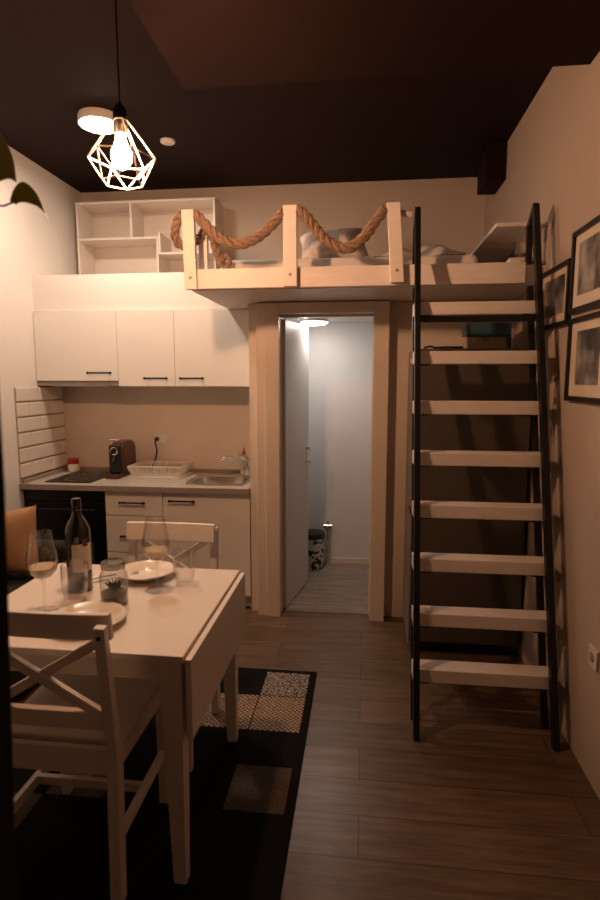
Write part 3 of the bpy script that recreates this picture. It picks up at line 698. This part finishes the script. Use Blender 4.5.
dup(ch, (-.893, 2.245, G), PI, 'white cross-back chair at far side of table, facing camera')

# ------------------------------------------------------------------ table setting
def glassprof(mb, prof, c, n=30): return mb.lathe(prof, c, n, True, False)
def wineglass(x, y, label):
    t = thing('wine_glass', label, 'wine glass', (x, y, ZT), 'wine glasses on the table')
    MB().lathe([(.001,.0008),(.044,.0008),(.045,.002),(.02,.006),(.006,.012),(.0045,.03),(.0042,.09),(.006,.112),(.010,.118)], (0,0,0), 28, True, False).build('stem_and_foot', GLASS, t, smooth=True, local=True)
    MB().lathe([(.009,.1185),(.028,.128),(.046,.150),(.053,.176),(.052,.20),(.045,.24),(.036,.29),(.0352,.29),(.044,.24),(.051,.20),(.052,.176),(.045,.151),(.027,.130),(.001,.122)], (0,0,0), 32, True, False).build('bowl', GLASS, t, smooth=True, local=True)
    MB().lathe([(.002,.1235),(.026,.1315),(.0435,.1525),(.0485,.166),(.001,.1665)], (0,0,0), 28, True, True).build('wine', WINE, t, smooth=True, local=True)
wineglass(-1.122, 1.793, 'tall wine glass in front of the bottle, left one')
wineglass(-.797, 2.031, 'tall wine glass in front of the far plate, right one')
def tumbler(x, y, s, label):
    t = thing('tumbler', label, 'tumbler', (x, y, ZT), 'clear tumblers on the table')
    b = MB(); b.lathe([(.001,.001),(.030*s,.001),(.034*s,.006),(.042*s,.05),(.044*s,.09),(.042*s,.145),(.0405*s,.145),(.0425*s,.09),(.040*s,.05),(.031*s,.016),(.001,.014)], (0,0,0), 32, True, True)
    b.build('tumbler_body', GLASS, t, smooth=True, local=True)
tumbler(-1.062, 1.895, 1.1, 'clear tumbler standing right in front of the wine bottle')
tumbler(-.712, 2.106, 1.0, 'clear tumbler beside the far plate near the right table edge')
bx, by = -1.098, 2.0
t = thing('wine_bottle', 'dark wine bottle with cream label on the table', 'bottle', (bx, by, ZT))
MB().lathe([(.001,.006),(.03,.002),(.044,.001),(.047,.006),(.047,.225),(.044,.25),(.034,.275),(.021,.295),(.017,.31),(.0165,.318)], (bx,by,ZT), 32).build('bottle_body', BOTTLE, t, smooth=True)
MB().lathe([(.0168,.3185),(.0175,.32),(.0175,.362),(.016,.366),(.001,.367)], (bx,by,ZT), 20).build('foil_cap', BOTTLE, t, smooth=True)
def patch(mb, r, a0, a1, z0, z1, n=14):
    A = [[(bx+r*math.cos(a0+(a1-a0)*i/n), by+r*math.sin(a0+(a1-a0)*i/n), ZT+z) for z in (z0, z1)] for i in range(n+1)]
    for i in range(n):
        vs = [mb.b.verts.new(p) for p in (A[i][0],A[i+1][0],A[i+1][1],A[i][1])]; mb.face(vs)
    bmesh.ops.remove_doubles(mb.b, verts=mb.b.verts, dist=.0001); return mb
lb = patch(MB(), .0476, math.radians(-92), math.radians(5), .085, .195).build('label', LABEL, t, smooth=True)
patch(MB(), .0479, math.radians(-44), math.radians(-16), .185, .215, 6).build('emblem', LABELD, lb, smooth=True)
patch(MB(), .0479, math.radians(-44), math.radians(-20), .098, .122, 6).build('emblem', WEDGE, lb, smooth=True)

t = thing('glass_jar', 'lidded glass jar with small succulent in dark pebbles', 'jar', (-.907, 1.89, ZT))
MB().lathe([(.001,.001),(.044,.001),(.049,.008),(.050,.11),(.042,.128),(.040,.135),(.0385,.135),(.0405,.127),(.048,.109),(.047,.012),(.001,.008)], (0,0,0), 30).build('jar_body', GLASS, t, smooth=True, local=True)
MB().lathe([(.043,.136),(.044,.14),(.044,.155),(.041,.160),(.001,.161)], (0,0,0), 28).build('lid', glass('jar_lid_glass', (.9,.86,.8), .5, .35), t, smooth=True, local=True)
MB().lathe([(.001,.0095),(.045,.0125),(.046,.045),(.02,.056),(.001,.058)], (0,0,0), 24).build('pebbles', SOIL, t, smooth=True, local=True)
b = MB()
for i in range(22):
    a = i*2.4; e = .5+.45*(i/22); L = .026+.014*((i*7) % 5)/5
    d_ = Vector((math.cos(a)*math.cos(e*1.3), math.sin(a)*math.cos(e*1.3), math.sin(e*1.3)))
    p0 = Vector((.008*math.cos(a),.008*math.sin(a),.055)); b.tube([p0,p0+d_*L*.5,p0+d_*L],.006,6,r1=.0012)
b.build('succulent', SUCC, t, smooth=True, local=True)
def plate(x, y, r, label, deep=.03):
    t = thing('plate', label, 'plate', (x, y, ZT), 'white dinner plates on the table')
    MB().lathe([(.001,.001),(r*.55,.001),(r*.6,.004),(r*.72,deep*.5),(r*.99,deep),(r,deep+.003),(r*.98,deep+.005),(r*.70,deep*.5+.006),(r*.58,.008),(.001,.007)], (0,0,0), 48).build('plate_body', CERAM, t, smooth=True, local=True)
plate(-.895, 2.165, .118, 'white deep plate at the far side of the table')
plate(-.925, 1.715, .13, 'white plate at near side, partly behind the chair back', .022)
def fork(x, y, rz, label):
    t = thing('fork', label, 'fork', (x, y, ZT+.001), 'steel cutlery beside the bottle', rz)
    b = MB(); b.bar((0,-.1,.003),(0,.03,.004),.012,.003,.007,.003); b.bar((0,.03,.004),(0,.055,.006),.008,.003,.022,.003); b.build('handle', STEEL, t, bevel=.001, local=True)
    for i in range(4): MB().bar((-.009+i*.006,.055,.006),(-.009+i*.006,.10,.009),.003,.0025).build('tine', STEEL, t, local=True)
def knife(x, y, rz, label, m=STEEL):
    t = thing('knife', label, 'knife', (x, y, ZT+.001), None, rz)
    MB().bar((0,-.1,.003),(0,0,.003),.014,.006,.012,.005).build('handle', m, t, bevel=.002, local=True)
    MB().prism([(-.007,.001),(.006,.001),(.006,.08),(.001,.105),(-.007,.085)], 'z', .0015, .0035).build('blade', STEEL, t, local=True)
fork(-1.02, 2.13, math.radians(-52), 'steel fork lying between the bottle and far plate')
knife(-1.075, 2.145, math.radians(-50), 'steel knife lying beside the fork behind the bottle')
knife(-1.17, 1.78, math.radians(-70), 'dark handled knife at the near left beside wine glass', BLACK)

# ------------------------------------------------------------------ sofa and cushion
t = thing('sofa', 'dark charcoal sofa along the left wall behind the table', 'sofa', (-2.0, 2.7, 0))
MB().box(-2.40,-1.66,2.05,3.25,.06,.30).build('base', SOFA, t, bevel=.02)
MB().box(-2.20,-1.65,2.06,3.13,.302,.46).build('seat_cushion', SOFA, t, bevel=.05, seg=4)
MB().box(-2.40,-2.21,2.06,3.13,.302,.80).build('backrest', SOFA, t, bevel=.05, seg=4)
MB().box(-2.40,-1.67,3.135,3.26,.302,.60).build('armrest', SOFA, t, bevel=.04, seg=4)
for x in (-2.34,-1.72):
    for y in (2.11,3.19): MB().cyl((x,y,0),(x,y,.06),.02).build('foot', BLACK, t)
M = Matrix.Translation((-2.05, 2.93, .665)) @ Matrix.Rotation(math.radians(-6),4,'Y') @ Matrix.Rotation(math.radians(80),4,'X')
tag(pillow_mesh(MB(), .40, .40, .15, M, 18, .10).build('cushion', CUSH, smooth=True), 'tan orange square cushion propped on the dark sofa', 'cushion')

# ------------------------------------------------------------------ foreground left
g = MB(); n = 24; rows = []
for i in range(13):
    z = .005+2.905*i/12
    e = -.545+.043*min(z,1.6)/1.6+(0 if z < 1.7 else -.02*(z-1.7))
    e = {True: -.545+.0405*z, False: -.4805-.02*(z-1.6)}[z < 1.6]
    ring = []
    for j in range(n+1):
        u = j/n; ring.append((e-.36*u, .66+.035*math.cos(u*26), z))
    for j in range(n,-1,-1):
        u = j/n; ring.append((e-.36*u, .665+.035*math.cos(u*26), z))
    rows.append(ring)
tag(g.loops(rows).build('curtain', CURT, smooth=True), 'black curtain edge hanging out of focus at the far left', 'curtain')
t = thing('hanging_plant', 'trailing green plant hanging in at the top left', 'plant', (-.95, 1.2, 2.25))
MB().lathe([(.05,-.12),(.075,-.11),(.095,0),(.09,.0),(.07,-.02),(.001,-.02)], (-.95,1.2,2.25), 24).build('pot', TERRA, t, smooth=True)
b = MB()
for i in range(3):
    a = 2*PI*i/3; b.cyl((-.95+.09*math.cos(a),1.2+.09*math.sin(a),2.25),(-.95,1.2,2.9145),.003,6)
b.build('hanger_cord', CREAMCORD, t)
def leaf(base, tip, w, bow, nrm):
    base, tip = Vector(base), Vector(tip); ax = tip-base; L = ax.length; ax.normalize(); nrm = Vector(nrm).normalized(); sd = ax.cross(nrm).normalized(); nrm = sd.cross(ax)
    b = MB(); n = 12; F = []; Bk = []
    for i in range(n+1):
        u = i/n; hw = w*(math.sin(PI*min(1,u**.72)))**.8*(1-.25*u)+.0006
        c = base+ax*L*u+nrm*bow*math.sin(PI*u)*L
        F.append([c-sd*hw+nrm*.25*hw, c-sd*hw*.5+nrm*.06*hw, c, c+sd*hw*.5+nrm*.06*hw, c+sd*hw+nrm*.25*hw])
    rings = [r+[p-nrm*.0012 for p in r[::-1]] for r in F]
    b.loops(rings); return b
P = {}
def leafpoly(edge1, edge2, y, fold):
    # leaf blade between two edge curves, slightly folded along its midrib
    b = MB(); a1 = spline(edge1, 5); a2 = spline(edge2, 5); k = min(len(a1), len(a2)); rings = []
    for i in range(k):
        p, q = a1[i], a2[i]; m = (p+q)/2; m.y += fold*(p-q).length
        c = [p, (p+m)/2, m, (m+q)/2, q]
        rings.append(c+[v+Vector((0,.0012,0)) for v in c[::-1]])
    return b.loops(rings)
leafpoly([(-.7695,1.19,1.9895),(-.752,1.185,2.016),(-.727,1.18,2.024),(-.702,1.185,2.0),(-.688,1.19,1.955)],
         [(-.7685,1.21,1.9885),(-.748,1.195,1.988),(-.727,1.195,1.985),(-.705,1.195,1.975),(-.687,1.20,1.954)], 1.2, .06).build('leaf', LEAFM, t, smooth=True)
leafpoly([(-.84,1.17,2.11),(-.80,1.165,2.130),(-.764,1.165,2.115),(-.744,1.17,2.072),(-.745,1.18,2.026)],
         [(-.845,1.18,2.10),(-.825,1.185,2.05),(-.795,1.185,2.030),(-.766,1.185,2.034),(-.746,1.182,2.025)], 1.2, .06).build('leaf', LEAFM, t, smooth=True)
leafpoly([(-.90,1.16,2.24),(-.88,1.15,2.25),(-.855,1.15,2.235),(-.84,1.15,2.19)],
         [(-.90,1.18,2.23),(-.885,1.19,2.2),(-.865,1.185,2.185),(-.842,1.16,2.188)], 1.2, .06).build('leaf', LEAFM, t, smooth=True)
for pts in ([(-.90,1.19,2.245),(-.87,1.185,2.20),(-.84,1.18,2.12),(-.82,1.185,2.04),(-.80,1.195,1.985),(-.769,1.2,1.989)],
            [(-.835,1.183,2.10),(-.80,1.18,2.035),(-.775,1.175,2.06)],
            [(-.92,1.18,2.24),(-.90,1.165,2.237)]):
    MB().tube(spline(pts, 6), .0022, 6).build('stem', STEMM, t, smooth=True)

# ------------------------------------------------------------------ camera, world, view
cam = bpy.data.cameras.new('camera'); co = bpy.data.objects.new('camera', cam); col.objects.link(co)
co.location = (0, 0, 1.61)
co.rotation_euler = (math.radians(90-7.3264), 0, math.radians(6.5672))
cam.lens = 22.4; cam.sensor_width = 36; cam.sensor_fit = 'AUTO'; cam.clip_start = .02
cam.dof.use_dof = True; cam.dof.focus_distance = 3.4; cam.dof.aperture_fstop = 2.8
sc.camera = co
w = bpy.data.worlds.new('world'); sc.world = w; w.use_nodes = True
w.node_tree.nodes['Background'].inputs[0].default_value = (.9, .6, .4, 1)
w.node_tree.nodes['Background'].inputs[1].default_value = .004
sc.view_settings.view_transform = 'Standard'; sc.view_settings.look = 'None'
sc.view_settings.gamma = 1; sc.view_settings.use_curve_mapping = False
sc.view_settings.exposure = 1.5
sc.cycles.max_bounces = 8; sc.cycles.transparent_max_bounces = 24
